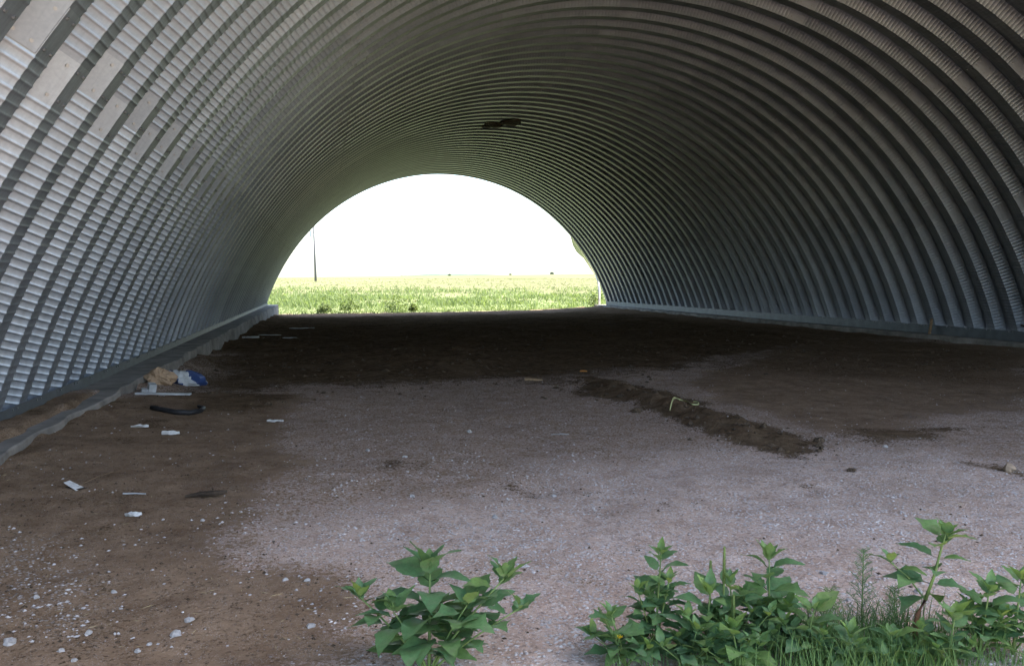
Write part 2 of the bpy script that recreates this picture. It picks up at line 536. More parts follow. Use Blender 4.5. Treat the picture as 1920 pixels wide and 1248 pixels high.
dryc = t.ramp(t.noise(.09, 6, .65, v), [(.3, (.085, .098, .048)), (.5, (.105, .108, .058)), (.7, (.126, .12, .07))])
c = t.mix(ou, c, t.mix(dr, green, dryc))
t.set(Base_Color=c, Roughness=1.0)
t.b.inputs['Specular IOR Level'].default_value = 0
t.bump(t.math('ADD', t.math('MULTIPLY', nf, .7), t.math('ADD', t.math('MULTIPLY', nff, .3), t.math('MULTIPLY', chip, .5))), .9, .014)
gme.materials.append(t.m)
ground = link('ground', gme)
tag(ground, 'pale gravel and dark manure floor running out to the green field', 'ground', kind='structure')

# ------------------------------------------------------------------ low hills on the horizon
V, F = [], []
n = 60
for i in range(n + 1):
    x = 215 + 330 * i / n
    h = 13.6 + 5.0 * math.sin(i / n * math.pi) ** .7 * (.8 + .5 * float(vnoise(np.array([i * .23]), np.array([1.5]), 3)[0]))
    for k, (dy, f) in enumerate(((0, 0), (120, .8), (260, 1), (500, .7), (700, 0))):
        V.append((x, 2100 + dy, -1 + (h + 1) * f))
for i in range(n):
    for k in range(4):
        a = i * 5 + k
        F.append((a, a + 5, a + 6, a + 1))
tag(link('hills', mesh('hills', V, F, M['far_tree'], True)), 'low dark ridge along the horizon', 'hills', kind='structure')

# ------------------------------------------------------------------ the arched steel shed
hut = empty('quonset_hut', (CX, Y0, 0))
tag(hut, 'long open-ended arched shed of ribbed galvanised steel panels over dirt floor', 'shed')
DEP, PITCHC = .19, .068
JT = [34.1, 53.45, 72.45, 90.1, 107.5, 127.5, 146.9]
LAP = .155
TANH = math.tan(math.atan2(DEP, .11) / 2)
# profile edges along the shed: outer flat 0-.19, web .19-.30, inner flat .30-.50, web .50-.61
def facets(r, h):
    ro, ri = r + DEP - h, r - h
    a = -h * TANH
    return [((-.045, ro + .004), (.19 + a, ro)), ((.19 + a, ro), (.30 + a, ri)), ((.30 + a, ri), (.50 - a, ri)), ((.50 - a, ri), (.61 - a, ro))]

def panel_rows(s0, s1, lap0, lap1, coarse):
    """arc positions and rib heights from one panel end to the other"""
    rows = [(s0, 0)]
    a, b = s0 + lap0, s1 - lap1
    n = max(1, int(round((b - a) / PITCHC)))
    p = (b - a) / n
    if lap0: rows.append((a - .004, 0))
    shape = [(.06, 0), (.22, .006), (.34, .006), (.50, 0)] if coarse else [(.04, 0), (.12, .0013), (.20, .0032), (.27, .0038), (.34, .0029), (.43, .0006), (.55, 0)]
    for i in range(n):
        for u, h in shape:
            rows.append((a + (i + u) * p, h))
    if lap1: rows.append((b + .004, 0))
    rows.append((s1, 0))
    # keep the long smooth stretches bent to the arc
    out = [rows[0]]
    for r in rows[1:]:
        k = int((r[0] - out[-1][0]) / .09)
        for j in range(k):
            f = (j + 1) / (k + 1)
            out.append((out[-1][0] + (r[0] - out[-1][0]) * .5, 0))
        out.append(r)
    return out

def AX(th, r):
    c_ = math.cos(th)
    return c_ * r * (1 + .0162 * min(1.0, (abs(c_) / .961) ** 10))

def hexbolt(V, F, pos, nrm, r=.0115, h=.010):
    nrm = Vector(nrm).normalized()
    a = nrm.cross(Vector((0, 1, .3))).normalized()
    b = nrm.cross(a)
    base = len(V)
    for k in range(6):
        th = k * math.pi / 3
        d = (a * math.cos(th) + b * math.sin(th)) * r
        V.append(tuple(Vector(pos) + d - nrm * .002))
    for k in range(6):
        V.append(tuple(Vector(V[base + k]) + nrm * (h + .002)))
    for k in range(6):
        F.append((base + k, base + (k + 1) % 6, base + 6 + (k + 1) % 6, base + 6 + k))
    F.append(tuple(base + 6 + k for k in range(6)))

def panel_geo(k, stag, coarse=False):
    sg = .62 if stag else -.62
    ends = [15.66] + [j + (sg if j < 90 else -sg) for j in JT] + [164.34]
    a0, a1 = ends[k], ends[k + 1]
    rad = R_(1) * RAD
    s0, s1 = a0 * rad, a1 * rad
    l0, l1 = (LAP if k > 0 else 0), (LAP if k < 7 else 0)
    off = -.003 if k % 2 else 0.0          # every second panel laps inside its neighbours
    rows = panel_rows(s0 - l0, s1 + l1, 2 * l0, 2 * l1, coarse)
    V, F, fm = [], [], []
    for fi in range(4):
        b = len(V)
        for s, h in rows:
            th = s / RAD
            (ya, ra), (yb, rb) = facets(RAD + off, h)[fi]
            V.append((AX(th, ra), ya, math.sin(th) * ra))
            V.append((AX(th, rb), yb, math.sin(th) * rb))
        for i in range(len(rows) - 1):
            q = b + 2 * i
            F.append((q, q + 1, q + 3, q + 2))
            fm.append(0)
    if not coarse:
        nb = len(F)
        for e, lap, sgn in ((s0, l0, 1), (s1, l1, -1)):
            if not lap or not k % 2: continue
            for ds in (-.105, .105):
                th = (e + ds) / RAD
                cx_, sz_ = math.cos(th), math.sin(th)
                fl = math.hypot(.11, DEP)
                wn_ = (-cx_ * .11 / fl, -DEP / fl, -sz_ * .11 / fl)
                for yb in (.345, .455):
                    r = RAD + off
                    hexbolt(V, F, (AX(th, r), yb, sz_ * r), (-cx_, 0, -sz_))
                for u in (.3, .75):
                    r = RAD + off + DEP * (1 - u)
                    hexbolt(V, F, (AX(th, r), .19 + .11 * u, sz_ * r), wn_)
                    hexbolt(V, F, (AX(th, r), .61 - .11 * u, sz_ * r), (wn_[0], -wn_[1], wn_[2]))
                hexbolt(V, F, (AX(th, RAD + DEP + off), .095, sz_ * (RAD + DEP + off)), (-cx_, 0, -sz_))
        fm += [1] * (len(F) - nb)
    return V, F, fm

protos = {}
for st in (0, 1):
    for k in range(8):
        V, F, fm = panel_geo(k, st)
        me = mesh('arch_panel', V, F, [M['steel'], M['bolt']], False, fm)
        me.polygons.foreach_set('use_smooth', [f == 0 for f in fm])
        protos[st, k] = me
arches = [39.876 - P * i - .40 for i in range(-2, 64)]
single = [y for y in arches if 4.0 < y < 26.8]
rng = random.Random(3)
BV, BF, cprotos, nbv = [], [], {}, 0
for n_, y in enumerate(arches):
    st = n_ % 2
    for k in range(8):
        jit = (rng.uniform(-.0009, .0009), rng.uniform(-.0005, .0005), rng.uniform(-.0009, .0009))
        if y in single:
            o = link('arch_panel', protos[st, k], hut, (0, y - Y0, CZ), jit)
        else:
            if (st, k) not in cprotos:
                V, F, fm = panel_geo(k, st, True)
                cprotos[st, k] = (np.array(V), np.array(F))
            V, F = cprotos[st, k]
            BF.append(F + nbv)
            BV.append(V + np.array([0, y - Y0, CZ]))
            nbv += len(V)
o = link('arch_panels', fast_mesh('arch_panels', np.concatenate(BV), np.concatenate(BF), M['steel'], True), hut)
tag(o, kind='stuff')

# end stiffener angle round the far and near mouths
for ye in (Y0 - .02, arches[0] + P):
    V, F = [], []
    nA = 90
    for i in range(nA + 1):
        th = R_(16.06 + (163.94 - 16.06) * i / nA)
        for r, dy in ((RAD + DEP + .006, 0), (RAD + DEP + .006, .06), (RAD + DEP + .012, .06), (RAD + DEP + .012, -.006), (RAD + DEP - .07, -.006), (RAD + DEP - .07, 0)):
            V.append((AX(th, r), ye - Y0 + dy, math.sin(th) * r + CZ))
    for i in range(nA):
        for q in range(6):
            a, b = i * 6 + q, i * 6 + (q + 1) % 6
            F.append((a, b, b + 6, a + 6))
    link('end_trim', mesh('end_trim', V, F, M['steel']), hut)

# base channels, in lengths bolted to the footing
CT, CB = .362, .252
def channel(side, y0, y1):
    V, F = [], []
    CB = .252 if side == 'l' else .152
    s = 1 if side == 'l' else -1
    xi = (XL + .028) if side == 'l' else (XR - .028)
    def bx(xa, xb, za, zb):
        box(V, F, min(xa, xb), max(xa, xb), y0, y1, za, zb)
    bx(xi, xi - s * .005, CB + .005, CT)
    bx(xi, xi - s * .30, CB, CB + .005)
    bx(xi - s * .295, xi - s * .30, CB + .005, CT + .21)
    nF = len(F)
    y = y0 + .2
    while y < y1 - .1:
        for dy in (0, .11):
            hexbolt(V, F, (xi, y + dy, CT - .022), (s, 0, 0), .011, .01)
        y += P
    V = [(a - CX, b - Y0, c_) for a, b, c_ in V]
    me = mesh('base_channel', V, F, [M['channel'], M['bolt']], False, [0] * nF + [1] * (len(F) - nF))
    link('base_channel', me, hut)
cuts_l = [Y0, 7.0, 13.1, 19.2, 25.3, 31.4, 36.5, 41.1]
cuts_r = [Y0, 5.0, 11.0, 17.35, 23.4, 29.5, 35.6, 41.1]
for a, b in zip(cuts_l, cuts_l[1:]): channel('l', a + .003, b - .003)
for a, b in zip(cuts_r, cuts_r[1:]): channel('r', a + .003, b - .003)

# ------------------------------------------------------------------ concrete footings
def footing(x0, x1, inner, label):
    V, F = [], []
    ysf = np.arange(Y0 - .3, 42.3, .12)
    for y in ysf:
        w = (float(vnoise(np.array([y * 2.1]), np.array([x0]), 9)[0]) - .5) * .09 + (float(vnoise(np.array([y * 7.0]), np.array([x0]), 19)[0]) - .5) * .02
        c_ = .012 + .03 * max(0, float(vnoise(np.array([y * 3.3]), np.array([x1]), 29)[0]) - .62) * 3
        zt = (.25 if inner == 1 else .15) + (float(vnoise(np.array([y * 1.3]), np.array([x1]), 39)[0]) - .5) * .006 - .003
        if inner == 1:
            pr = [(x0, -.6), (x0, zt), (x1 + w - c_, zt), (x1 + w, zt - c_), (x1 + w + .02, -.6)]
        else:
            pr = [(x1, -.6), (x1, zt), (x0 + w + c_, zt), (x0 + w, zt - c_), (x0 + w - .02, -.6)]
        V += [(a, y, z) for a, z in pr]
    m = len(ysf)
    for i in range(m - 1):
        for k in range(4):
            a = i * 5 + k
            F.append((a, a + 1, a + 6, a + 5))
    F.append((0, 1, 2, 3, 4)); F.append(tuple((m - 1) * 5 + k for k in (4, 3, 2, 1, 0)))
    o = link('concrete_footing', mesh('concrete_footing', V, F, M['concrete']))
    tag(o, label, 'footing', 'concrete footings of the shed')
footing(XL - .55, XL + .45, 1, 'grey concrete footing under the left wall, its edge half buried in dirt')
footing(XR - .30, XR + .55, -1, 'grey concrete footing strip under the right wall of the shed')

# ------------------------------------------------------------------ torn end flap, clumps under the vault
p = at_y(1082, 455, arches[0] + P + .05)
V, F = [], []
path = [(1062, 425), (1072, 440), (1080, 455), (1088, 468), (1098, 482), (1108, 500), (1116, 515)]
outw = [0, .08, .20, .22, .10, .06, .01]
for (px, py), w in zip(path, outw):
    q = at_y(px, py, arches[0] + P + .03)
    dv = Vector((CX - q[0], 0, CZ - q[2])).normalized()
    for k, f in enumerate((-.25, .35, 1)):
        pt = Vector(q) + dv * (w * f) + Vector((0, .05 + .10 * f * (1 if k == 1 else .3), 0))
        V.append((pt.x - CX, pt.y - Y0, pt.z))
for i in range(len(path) - 1):
    for k in range(2):
        a = i * 3 + k
        F.append((a, a + 1, a + 4, a + 3))
o = link('bent_flap', mesh('bent_flap', V, F, M['flap'], True), hut)
o['label'] = 'torn flap of steel bent inward at the right side of the far opening'

def blob(name, mat, dims, seed, rough=.25, n=9, m=14, flat=0):
    V, F = [], []
    rg = random.Random(seed)
    ph = [rg.uniform(0, 9) for _ in range(6)]
    for i in range(n + 1):
        a = math.pi * i / n
        for j in range(m):
            b = 2 * math.pi * j / m
            d = Vector((math.sin(a) * math.cos(b), math.sin(a) * math.sin(b), math.cos(a)))
            r = 1 + rough * (math.sin(d.x * 3.1 + ph[0]) * math.sin(d.y * 3.7 + ph[1]) + .6 * math.sin(d.z * 5 + d.x * 6 + ph[2]) * math.sin(d.y * 7 + ph[3]) + .35 * rg.uniform(-1, 1))
            V.append((d.x * r * dims[0], d.y * r * dims[1], max(d.z, -.55 if flat else -2) * r * dims[2]))
    for i in range(n):
        for j in range(m):
            F.append((i * m + j, i * m + (j + 1) % m, (i + 1) * m + (j + 1) % m, (i + 1) * m + j))
    return mesh(name, V, F, mat, not flat)

for (ang, y, L, lab) in ((91.5, 27.75, .44, 'larger dark brown clump stuck under the crown of the vault'), (88.4, 27.1, .36, 'smaller dark brown clump stuck under the vault, nearer the right')):
    th = R_(ang)
    o = link('mud_clump', blob('mud_clump', M['clump'], (L * .9, .5, .06), int(ang), .3), None, (CX + math.cos(th) * (RAD - .02), y, CZ + math.sin(th) * (RAD - .02)))
    tag(o, lab, 'clump', 'dark clumps under the vault')

# ------------------------------------------------------------------ outdoors beyond the far mouth
def gz1(x, y):
    return float(ground_z(np.array([float(x)]), np.array([float(y)]))[0])

# utility pole
pp = at_y(592, 525, 148.0)
pz = gz1(pp[0], 148)
pole = empty('utility_pole', (pp[0], 148, pz))
tag(pole, 'wooden utility pole with small grey transformer standing out in the field', 'utility pole')
V, F = [], []
tube(V, F, [(0, 0, -.5), (-.12, 0, 6), (-.28, 0, 12.6)], [.22, .19, .15], 10)
link('post', mesh('post', V, F, M['pole'], True), pole)
V, F = [], []
tube(V, F, [(-.62, -.1, 7.6), (-.62, -.1, 8.7)], [.26, .26], 12)
box(V, F, -.45, -.15, -.14, -.06, 8.0, 8.1)
link('transformer', mesh('transformer', V, F, M['grey_metal']), pole)
V, F = [], []
box(V, F, -1.45, .95, -.22, -.12, 11.7, 11.82)
cross = link('crossarm', mesh('crossarm', V, F, M['pole']), pole)
for k in (-1.3, -.5, .8):
    V, F = [], []
    tube(V, F, [(k, -.17, 11.82), (k, -.17, 11.9), (k, -.17, 12.02)], [.05, .07, .03], 8)
    link('insulator', mesh('insulator', V, F, M['grey_metal']), cross)

# white post at the far right corner
b = at_y(1124, 577, 41.75)
po = empty('white_post', (b[0], 41.75, gz1(b[0], 41.75)))
tag(po, 'thin white post with bent top standing at right of the far opening', 'post')
V, F = [], []
tube(V, F, [(0, 0, -.2), (-.03, 0, .9), (-.10, 0, 1.5), (-.18, 0, 1.72)], [.055, .055, .05, .04], 8)
link('pipe', mesh('pipe', V, F, M['post_white'], True), po)
V, F = [], []
pts = [(-.14, 0, 1.35), (-.24, .02, 1.6), (-.22, .03, 1.98), (-.10, .02, 1.82)]
for q in pts: V += [(q[0], q[1] - .02, q[2]), (q[0], q[1] + .02, q[2])]
F += [(0, 2, 4, 6), (1, 7, 5, 3), (0, 1, 3, 2), (2, 3, 5, 4), (4, 5, 7, 6), (6, 7, 1, 0)]
link('bracket', mesh('bracket', V, F, M['post_white']), po)

def leaf_cloud(V, F, c, rx, rz, n, size, rg, zmin=0):
    for _ in range(n):
        while True:
            d = Vector((rg.uniform(-1, 1), rg.uniform(-1, 1), rg.uniform(0, 1)))
            if d.length < 1: break
        p_ = Vector(c) + Vector((d.x * rx, d.y * rx, zmin + d.z * rz))
        a = Vector((rg.gauss(0, 1), rg.gauss(0, 1), rg.gauss(0, .6))).normalized() * size * rg.uniform(.6, 1.3)
        w = a.cross(Vector((rg.gauss(0, 1), rg.gauss(0, 1), rg.gauss(0, 1)))).normalized() * size * .35
        k = len(V)
        V += [tuple(p_ - a * .5), tuple(p_ + w), tuple(p_ + a * .6), tuple(p_ - w)]
        F.append((k, k + 1, k + 2, k + 3))

# grass and weeds: uncountable cover in three belts
rg = random.Random(11)
def belt(name, label, mat, n, y0, y1, h0, h1, wid, dens=None, pw=1.0):
    y = y0 + (y1 - y0) * nprng.random(n * 3) ** pw
    x = -.12 * y - 2.5 + nprng.random(n * 3) * (.57 * y + 4.5)
    if dens is not None:
        k = nprng.random(n * 3) < dens(x, y)
        x, y = x[k], y[k]
    x, y = np.repeat(x[:n], 3), np.repeat(y[:n], 3)
    m_ = len(x)
    x = x + nprng.normal(0, .15, m_)
    y = np.maximum(y + nprng.normal(0, .15, m_), y0)
    z = ground_z(x, y) - .03
    h = nprng.uniform(h0, h1, m_)
    a = nprng.uniform(0, math.pi, m_)
    w = wid * nprng.uniform(.6, 1.4, m_)
    lx, ly = nprng.normal(0, .4, m_) * h, nprng.normal(0, .4, m_) * h
    dx, dy = np.cos(a) * w, np.sin(a) * w
    row = lambda fx, fd, fz: np.stack([x + lx * fx + dx * fd, y + ly * fx + dy * fd, z + h * fz], 1)
    VV = np.stack([row(0, -1, 0), row(0, 1, 0), row(.4, .8, .6), row(1, 0, 1), row(.4, -.8, .6)], 1).reshape(-1, 3)
    FF = np.arange(m_ * 5).reshape(-1, 5)
    tag(link(name, fast_mesh(name, VV, FF, mat)), label, 'grass' if 'grass' in name else 'weeds', kind='stuff')
nprng = np.random.default_rng(5)
wd = lambda x, y: sstep(.38, .62, fbm(x, y, .22, 55, 3)) * sstep(95, 60, y) * sstep(46, 54, y) + .04
belt('field_grass', 'short bright green grass just outside the far opening', M['field_green'], 6000, 42.4, 56, .05, .17, .022)
belt('field_weeds', 'belt of taller green weeds across the field', M['field_green'], 6500, 46, 95, .10, .42, .032, wd)
belt('dry_grass', 'pale yellow dry grass filling the field behind the weeds', M['field_dry'], 7000, 58, 240, .04, .15, .05, None, 1.7)

# single leafy weeds near the opening
weed_spots = [(608, 585, 42.9, .5, .38, 'small leafy weed at the left of the far opening'),
              (655, 586, 43.2, .75, .55, 'bushy weed in the grass just outside the opening, left of centre'),
              (744, 586, 43.4, .85, .62, 'tallest bushy weed in the grass just outside the opening'),
              (775, 588, 43.0, .4, .25, 'thin weed beside the tallest bush outside the opening'),
              (622, 560, 60, .8, .8, 'round dark green bush in the weed belt, left part of the view'),
              (1118, 575, 42.4, .8, .55, 'leafy green bush against the right end of the far arch')]
for i, (px, py, y, h, r, lab) in enumerate(weed_spots):
    q = at_y(px, py, y)
    z = gz1(q[0], y)
    w = empty('field_bush' if h > 1 else 'field_weed', (q[0], y, z))
    tag(w, lab, 'bush' if h > 1 else 'weed', 'weeds outside the far opening')
    V, F = [], []
    leaf_cloud(V, F, (0, 0, h * .15), r, h, int(150 + 260 * r), .13 if h < 1 else .2, rg)
    link('foliage', mesh('foliage', V, F, M['field_green']), w)
    V, F = [], []
    for s in range(4):
        a = s * 1.6 + i
        tube(V, F, [(0, 0, -.05), (math.cos(a) * r * .3, math.sin(a) * r * .3, h * .5), (math.cos(a) * r * .55, math.sin(a) * r * .55, h * .95)], [.014, .01, .004], 5)
    link('stems', mesh('stems', V, F, M['stem']), w)

# far trees on the skyline
for i, (px, s, lab) in enumerate(((957, 1.7, 'dark tree dot on the skyline, middle one of the three'), (1035, 2.6, 'dark tree dot on the skyline nearest the right wall'), (843, 2.0, 'dark tree dot on the skyline near the middle of the opening'))):
    q = at_y(px, 517, 640.0)
    z = gz1(q[0], 640)
    tr = empty('far_tree', (q[0], 640, z))
    tag(tr, lab, 'tree', 'far trees on the skyline')
    V, F = [], []
    leaf_cloud(V, F, (0, 0, s * .2), s * .75, s * .8, 260, s * .22, rg)
    link('crown', mesh('crown', V, F, M['far_tree']), tr)
    V, F = [], []
    tube(V, F, [(0, 0, -.3), (.1, 0, s * .35), (0, 0, s * .6)], [s * .06, s * .05, s * .03], 6)
    link('trunk', mesh('trunk', V, F, M['pole']), tr)

# ------------------------------------------------------------------ litter on the floor
def put(px, py, lift=0):
    p_ = floor_at(px, py)
    return (p_[0], p_[1], p_[2] + lift)

def scrap(seed, L, W, bend, n=6, m=4, th=.0025, ragged=.6):
    """a torn, curled sheet with thickness"""
    rg = random.Random(seed)
    top = []
    ed = [[rg.uniform(1 - ragged, 1) for _ in range(n + 1)] for _ in range(2)]
    for i in range(n + 1):
        u = i / n - .5
        for j in range(m + 1):
            v_ = j / m - .5
            e = ed[0][i] if v_ < 0 else ed[1][i]
            tp = 1 - .5 * abs(2 * u) ** 2.2
            z = bend * (.35 + .55 * math.sin(u * (4 + seed % 3) + v_ * 6 + seed * 1.7)) + .2 * bend * rg.uniform(-1, 1)
            top.append((u * L, v_ * W * e * tp, max(0.0, z) + .004))
    N = len(top)
    V = top + [(a, b_, c_ - th) for a, b_, c_ in top]
    F = []
    for i in range(n):
        for j in range(m):
            a = i * (m + 1) + j
            q = (a, a + m + 1, a + m + 2, a + 1)
            F.append(q)
            F.append(tuple(x + N for x in q[::-1]))
    rim = [j for j in range(m + 1)] + [i * (m + 1) + m for i in range(1, n + 1)] + [n * (m + 1) + j for j in range(m - 1, -1, -1)] + [i * (m + 1) for i in range(n - 1, 0, -1)]
    for a, b_ in zip(rim, rim[1:] + rim[:1]):
        F.append((a, b_, b_ + N, a + N))
    return V, F

def sack(name, seed, dims, mats, fn):
    me = blob(name, mats, dims, seed, .30, 16, 28)
    for pl in me.polygons:
        pl.material_index = fn(pl.center)
        pl.use_smooth = False
    return me
q = put(342, 722)
o = link('plastic_sack', sack('plastic_sack', 5, (.25, .14, .125), [M['blue_plastic'], M['white_plastic']], lambda c_: 1 if (math.sin(c_.x * 16 + c_.z * 14) > .35 or c_.x < -.15) else 0), None, (q[0], q[1], q[2] + .075), (.15, .1, -.15))
tag(o, 'crumpled blue and white plastic sack lying against the left footing', 'sack')
q = put(298, 728)
o = link('paper_sack', sack('paper_sack', 8, (.17, .12, .10), [M['tan_paper']], lambda c_: 0), None, (q[0], q[1] + .12, q[2] + .07), (0, .12, .2))
tag(o, 'crumpled tan paper sack beside the blue plastic sack', 'sack')
a, b = put(268, 738), put(346, 741)
V, F = [], []
box(V, F, -.31, .31, -.025, .025, 0, .022)
q = put(306, 741)
o = link('white_board', mesh('white_board', V, F, M['white_plastic']), None, (q[0], q[1], q[2] + .004), (0, .01, -.22))
tag(o, 'narrow white plastic board lying in front of the sacks', 'board')
V, F = [], []
box(V, F, -.04, .04, -.05, .05, 0, .11); box(V, F, -.11, -.0405, -.035, .035, 0, .045)
q = put(281, 737)
tag(link('white_bracket', mesh('white_bracket', V, F, M['white_plastic']), None, (q[0], q[1] + .08, q[2]), (.2, .1, .4)), 'small off-white plastic piece at left end of the white board', 'scrap')
pts = [put(x, y, .025) for x, y in ((284, 768), (305, 772), (330, 777), (355, 778), (376, 774), (382, 769), (372, 766))]
V, F = [], []
tube(V, F, pts, [.022, .026, .026, .026, .024, .022, .016], 8)
tag(link('rubber_hose', mesh('rubber_hose', V, F, M['black_rubber'], True)), 'bent black rubber strip lying on the dirt near the left footing', 'hose')

scr = [(262, 801, .17, .10, .02, .3, 'paper', 'cluster-torn white scrap left of the black strip', 'scrap'),
       (320, 815, .17, .07, .03, .2, 'paper', 'white curved scrap just below the black rubber strip', 'scrap'),
       (516, 791, .19, .06, .02, 0, 'paper', 'thin white scrap at the edge of the gravel, left of centre', 'scrap'),
       (506, 629, .75, .10, .02, -.1, 'white_plastic', 'long white strip on the dark dirt near the far left corner', 'scrap'),
       (470, 634, .50, .25, .05, .2, 'white_plastic', 'grey-white scrap left of the long strip, far left', 'scrap'),
       (543, 634, .45, .12, .02, .2, 'white_plastic', 'small pale scrap right of the long strip, far left', 'scrap'),
       (566, 616, .9, .25, .03, .3, 'white_plastic', 'pale plastic patch on dark dirt near the far opening', 'scrap'),
       (1050, 815, .20, .07, .004, .1, 'stone', 'flat pale slab flush in the gravel in the middle', 'scrap'),
       (250, 968, .105, .060, .022, .2, 'paper', 'torn white paper with a hole on the brown soil', 'paper')]
for i, (px, py, L, W, bd, rz, mt, lab, cat) in enumerate(scr):
    V, F = scrap(i + 3, L * .85, W * .85, bd)
    tag(link('torn_paper' if cat == 'paper' else 'white_scrap', mesh('scrap', V, F, M[mt])), lab, cat, 'white litter on the floor')
    o = bpy.context.scene.objects[-1] if False else None
    ob = col.objects[-1]
    ob.location = put(px, py, .003)
    ob.rotation_euler = (0, 0, rz - YAW)

# folded card with a wire, white stick, bark
q = put(140, 915)
card = empty('folded_card', q, (0, 0, -.5))
tag(card, 'folded white card with a thin wire sticking up, lying on brown soil', 'card')
V = [(-.085, -.02, .045), (.06, -.05, .0), (.065, .03, .004), (-.08, .035, .05), (-.085, -.02, .0425), (.06, -.05, -.003), (.065, .03, .001), (-.08, .035, .047)]
F = [(0, 1, 2, 3), (4, 7, 6, 5), (0, 4, 5, 1), (1, 5, 6, 2), (2, 6, 7, 3), (3, 7, 4, 0)]
link('upper_flap', mesh('upper_flap', V, F, M['paper']), card)
V = [(-.08, -.01, .003), (.085, -.04, .003), (.09, .03, .003), (-.07, .04, .003), (-.08, -.01, .006), (.085, -.04, .006), (.09, .03, .006), (-.07, .04, .006)]
F = [(0, 3, 2, 1), (4, 5, 6, 7), (0, 1, 5, 4), (1, 2, 6, 5), (2, 3, 7, 6), (3, 0, 4, 7)]
link('lower_flap', mesh('lower_flap', V, F, M['dark_wood']), card)
V, F = [], []
tube(V, F, [(.01, .0, .01), (.08, .13, .06), (.14, .26, .085)], [.0016, .0014, .001], 5)
link('wire', mesh('wire', V, F, M['wood']), card)
card.scale = (.8, .8, .8)
V, F = [], []
tube(V, F, [(-.07, 0, .007), (0, .004, .008), (.07, 0, .006)], [.006, .005, .004], 6)
tag(link('white_stick', mesh('white_stick', V, F, M['white_plastic']), None, put(252, 927), (0, 0, -YAW)), 'short thin white stick on brown soil above the torn paper', 'stick')
V, F = [], []
tube(V, F, [(-.13, 0, .01), (-.05, .01, .018), (.05, -.005, .025), (.12, .01, .03)], [.008, .016, .02, .010], 7)
tag(link('bark_piece', mesh('bark_piece', V, F, M['dark_wood']), None, put(388, 932), (0, 0, -.1)), 'dark splintered bark piece on the brown soil at left', 'bark')
# yellow strap on the dirt ridge
V, F = [], []
for pts in ([(1256, 763), (1262, 755), (1272, 752), (1280, 754)], [(1281, 755), (1290, 758), (1296, 764), (1309, 763), (1311, 759), (1300, 757)]):
    W = [Vector(put(x, y, .022 + .012 * (i % 3 == 1))) for i, (x, y) in enumerate(pts)]
    for _ in range(2):
        W = [W[0]] + [q_ for a_, b_ in zip(W, W[1:]) for q_ in (a_.lerp(b_, .25), a_.lerp(b_, .75))] + [W[-1]]
    k = len(V)
    for i, w in enumerate(W):
        hw = .008 * (.5 + math.sin(math.pi * (i + .5) / len(W)))
        V += [tuple(w + Vector((0, -hw, 0))), tuple(w + Vector((0, hw, .012))), tuple(w + Vector((0, hw, .009))), tuple(w + Vector((0, -hw, -.003)))]
    for i in range(len(W) - 1):
        for e in range(4):
            a0, a1 = k + i * 4 + e, k + i * 4 + (e + 1) % 4
            F.append((a0, a1, a1 + 4, a0 + 4))
tag(link('plastic_strap', mesh('plastic_strap', V, F, M['strap'])), 'curled yellow-green strap lying on the dark dirt ridge', 'strap')
V, F = [], []
box(V, F, -.13, .13, -.05, .05, 0, .035)
q = put(1000, 713)
tag(link('wood_block', mesh('wood_block', V, F, M['wood']), None, (q[0], q[1], q[2]), (.1, .06, -.2)), 'small wooden block at the edge of the dark dirt, centre of the floor', 'block')
V, F = scrap(40, .12, .07, .02)
tag(link('orange_scrap', mesh('orange_scrap', V, F, M['orange']), None, put(1094, 697, .004)), 'small orange scrap on the dark dirt right of the wood block', 'scrap')
# wood by the right channel
V, F = [], []
tube(V, F, [(0, 0, 0), (.06, -.02, .17), (.10, -.05, .36)], [.035, .035, .03], 6)
q = Vector((XR - .13, 17.25, .148))
tag(link('wood_stake', mesh('wood_stake', V, F, M['wood']), None, q, (0, -.25, 0)), 'short brown stake leaning on the right base channel', 'stake')
V, F = [], []
tube(V, F, [(0, 0, .03), (-.02, .25, .06), (-.03, .62, .14)], [.018, .02, .02], 6)
tag(link('dark_rod', mesh('dark_rod', V, F, M['dark_wood']), None, (XR - .04, 14.0, .36), (0, 0, 0)), 'dark rod lying on top of the right channel at the picture edge', 'rod')

# loose stones one can tell apart
st = [(330, 1190, .030), (166, 1187, .022), (18, 1205, .030), (115, 1220, .018), (213, 1110, .018), (354, 1163, .022), (380, 976, .018), (577, 1088, .018), (583, 1174, .022), (258, 1221, .018), (280, 1208, .014), (139, 1238, .014), (773, 931, .025), (928, 970, .030), (1038, 930, .022), (880, 810, .035), (690, 845, .025), (760, 857, .025), (1722, 1110, .03), (1660, 838, .03), (1178, 1085, .016), (68, 1120, .02), (535, 1087, .018), (820, 1240, .02), (1100, 1190, .022), (1430, 1080, .02), (1545, 1075, .022), (1590, 1125, .018)]
STL = {0: 'larger pale stone near the bottom edge, left of the broad-leaved plant', 2: 'larger pale stone in the lower left corner of the floor',
       12: 'whitish stone on the gravel above the broad-leaved plant', 13: 'flat whitish stone on the gravel, up and right of the broad-leaved plant',
       15: 'pale stone at the middle of the floor, well behind the broad-leaved plant', 18: 'pale stone just left of the tall reddish-stemmed weed',
       19: 'pale stone right of the near tip of the dirt ridge', 14: 'pale stone beside a thin streak of dark crumbs on the gravel'}
sm = [blob('stone', M['stone'], (1, .85, .62), s, .28, 6, 9, 1) for s in (1, 2, 3)]
for i, (px, py, r) in enumerate(st):
    q = put(px, py)
    o = link('stone', sm[i % 3], None, (q[0], q[1], q[2] + r * .12), (0, 0, i * 1.3), (r * .8,) * 3)
    tag(o, STL.get(i, 'small pale limestone pebble lying loose on the floor'), 'stone', 'loose pale stones on the floor')
q = put(1892, 883)
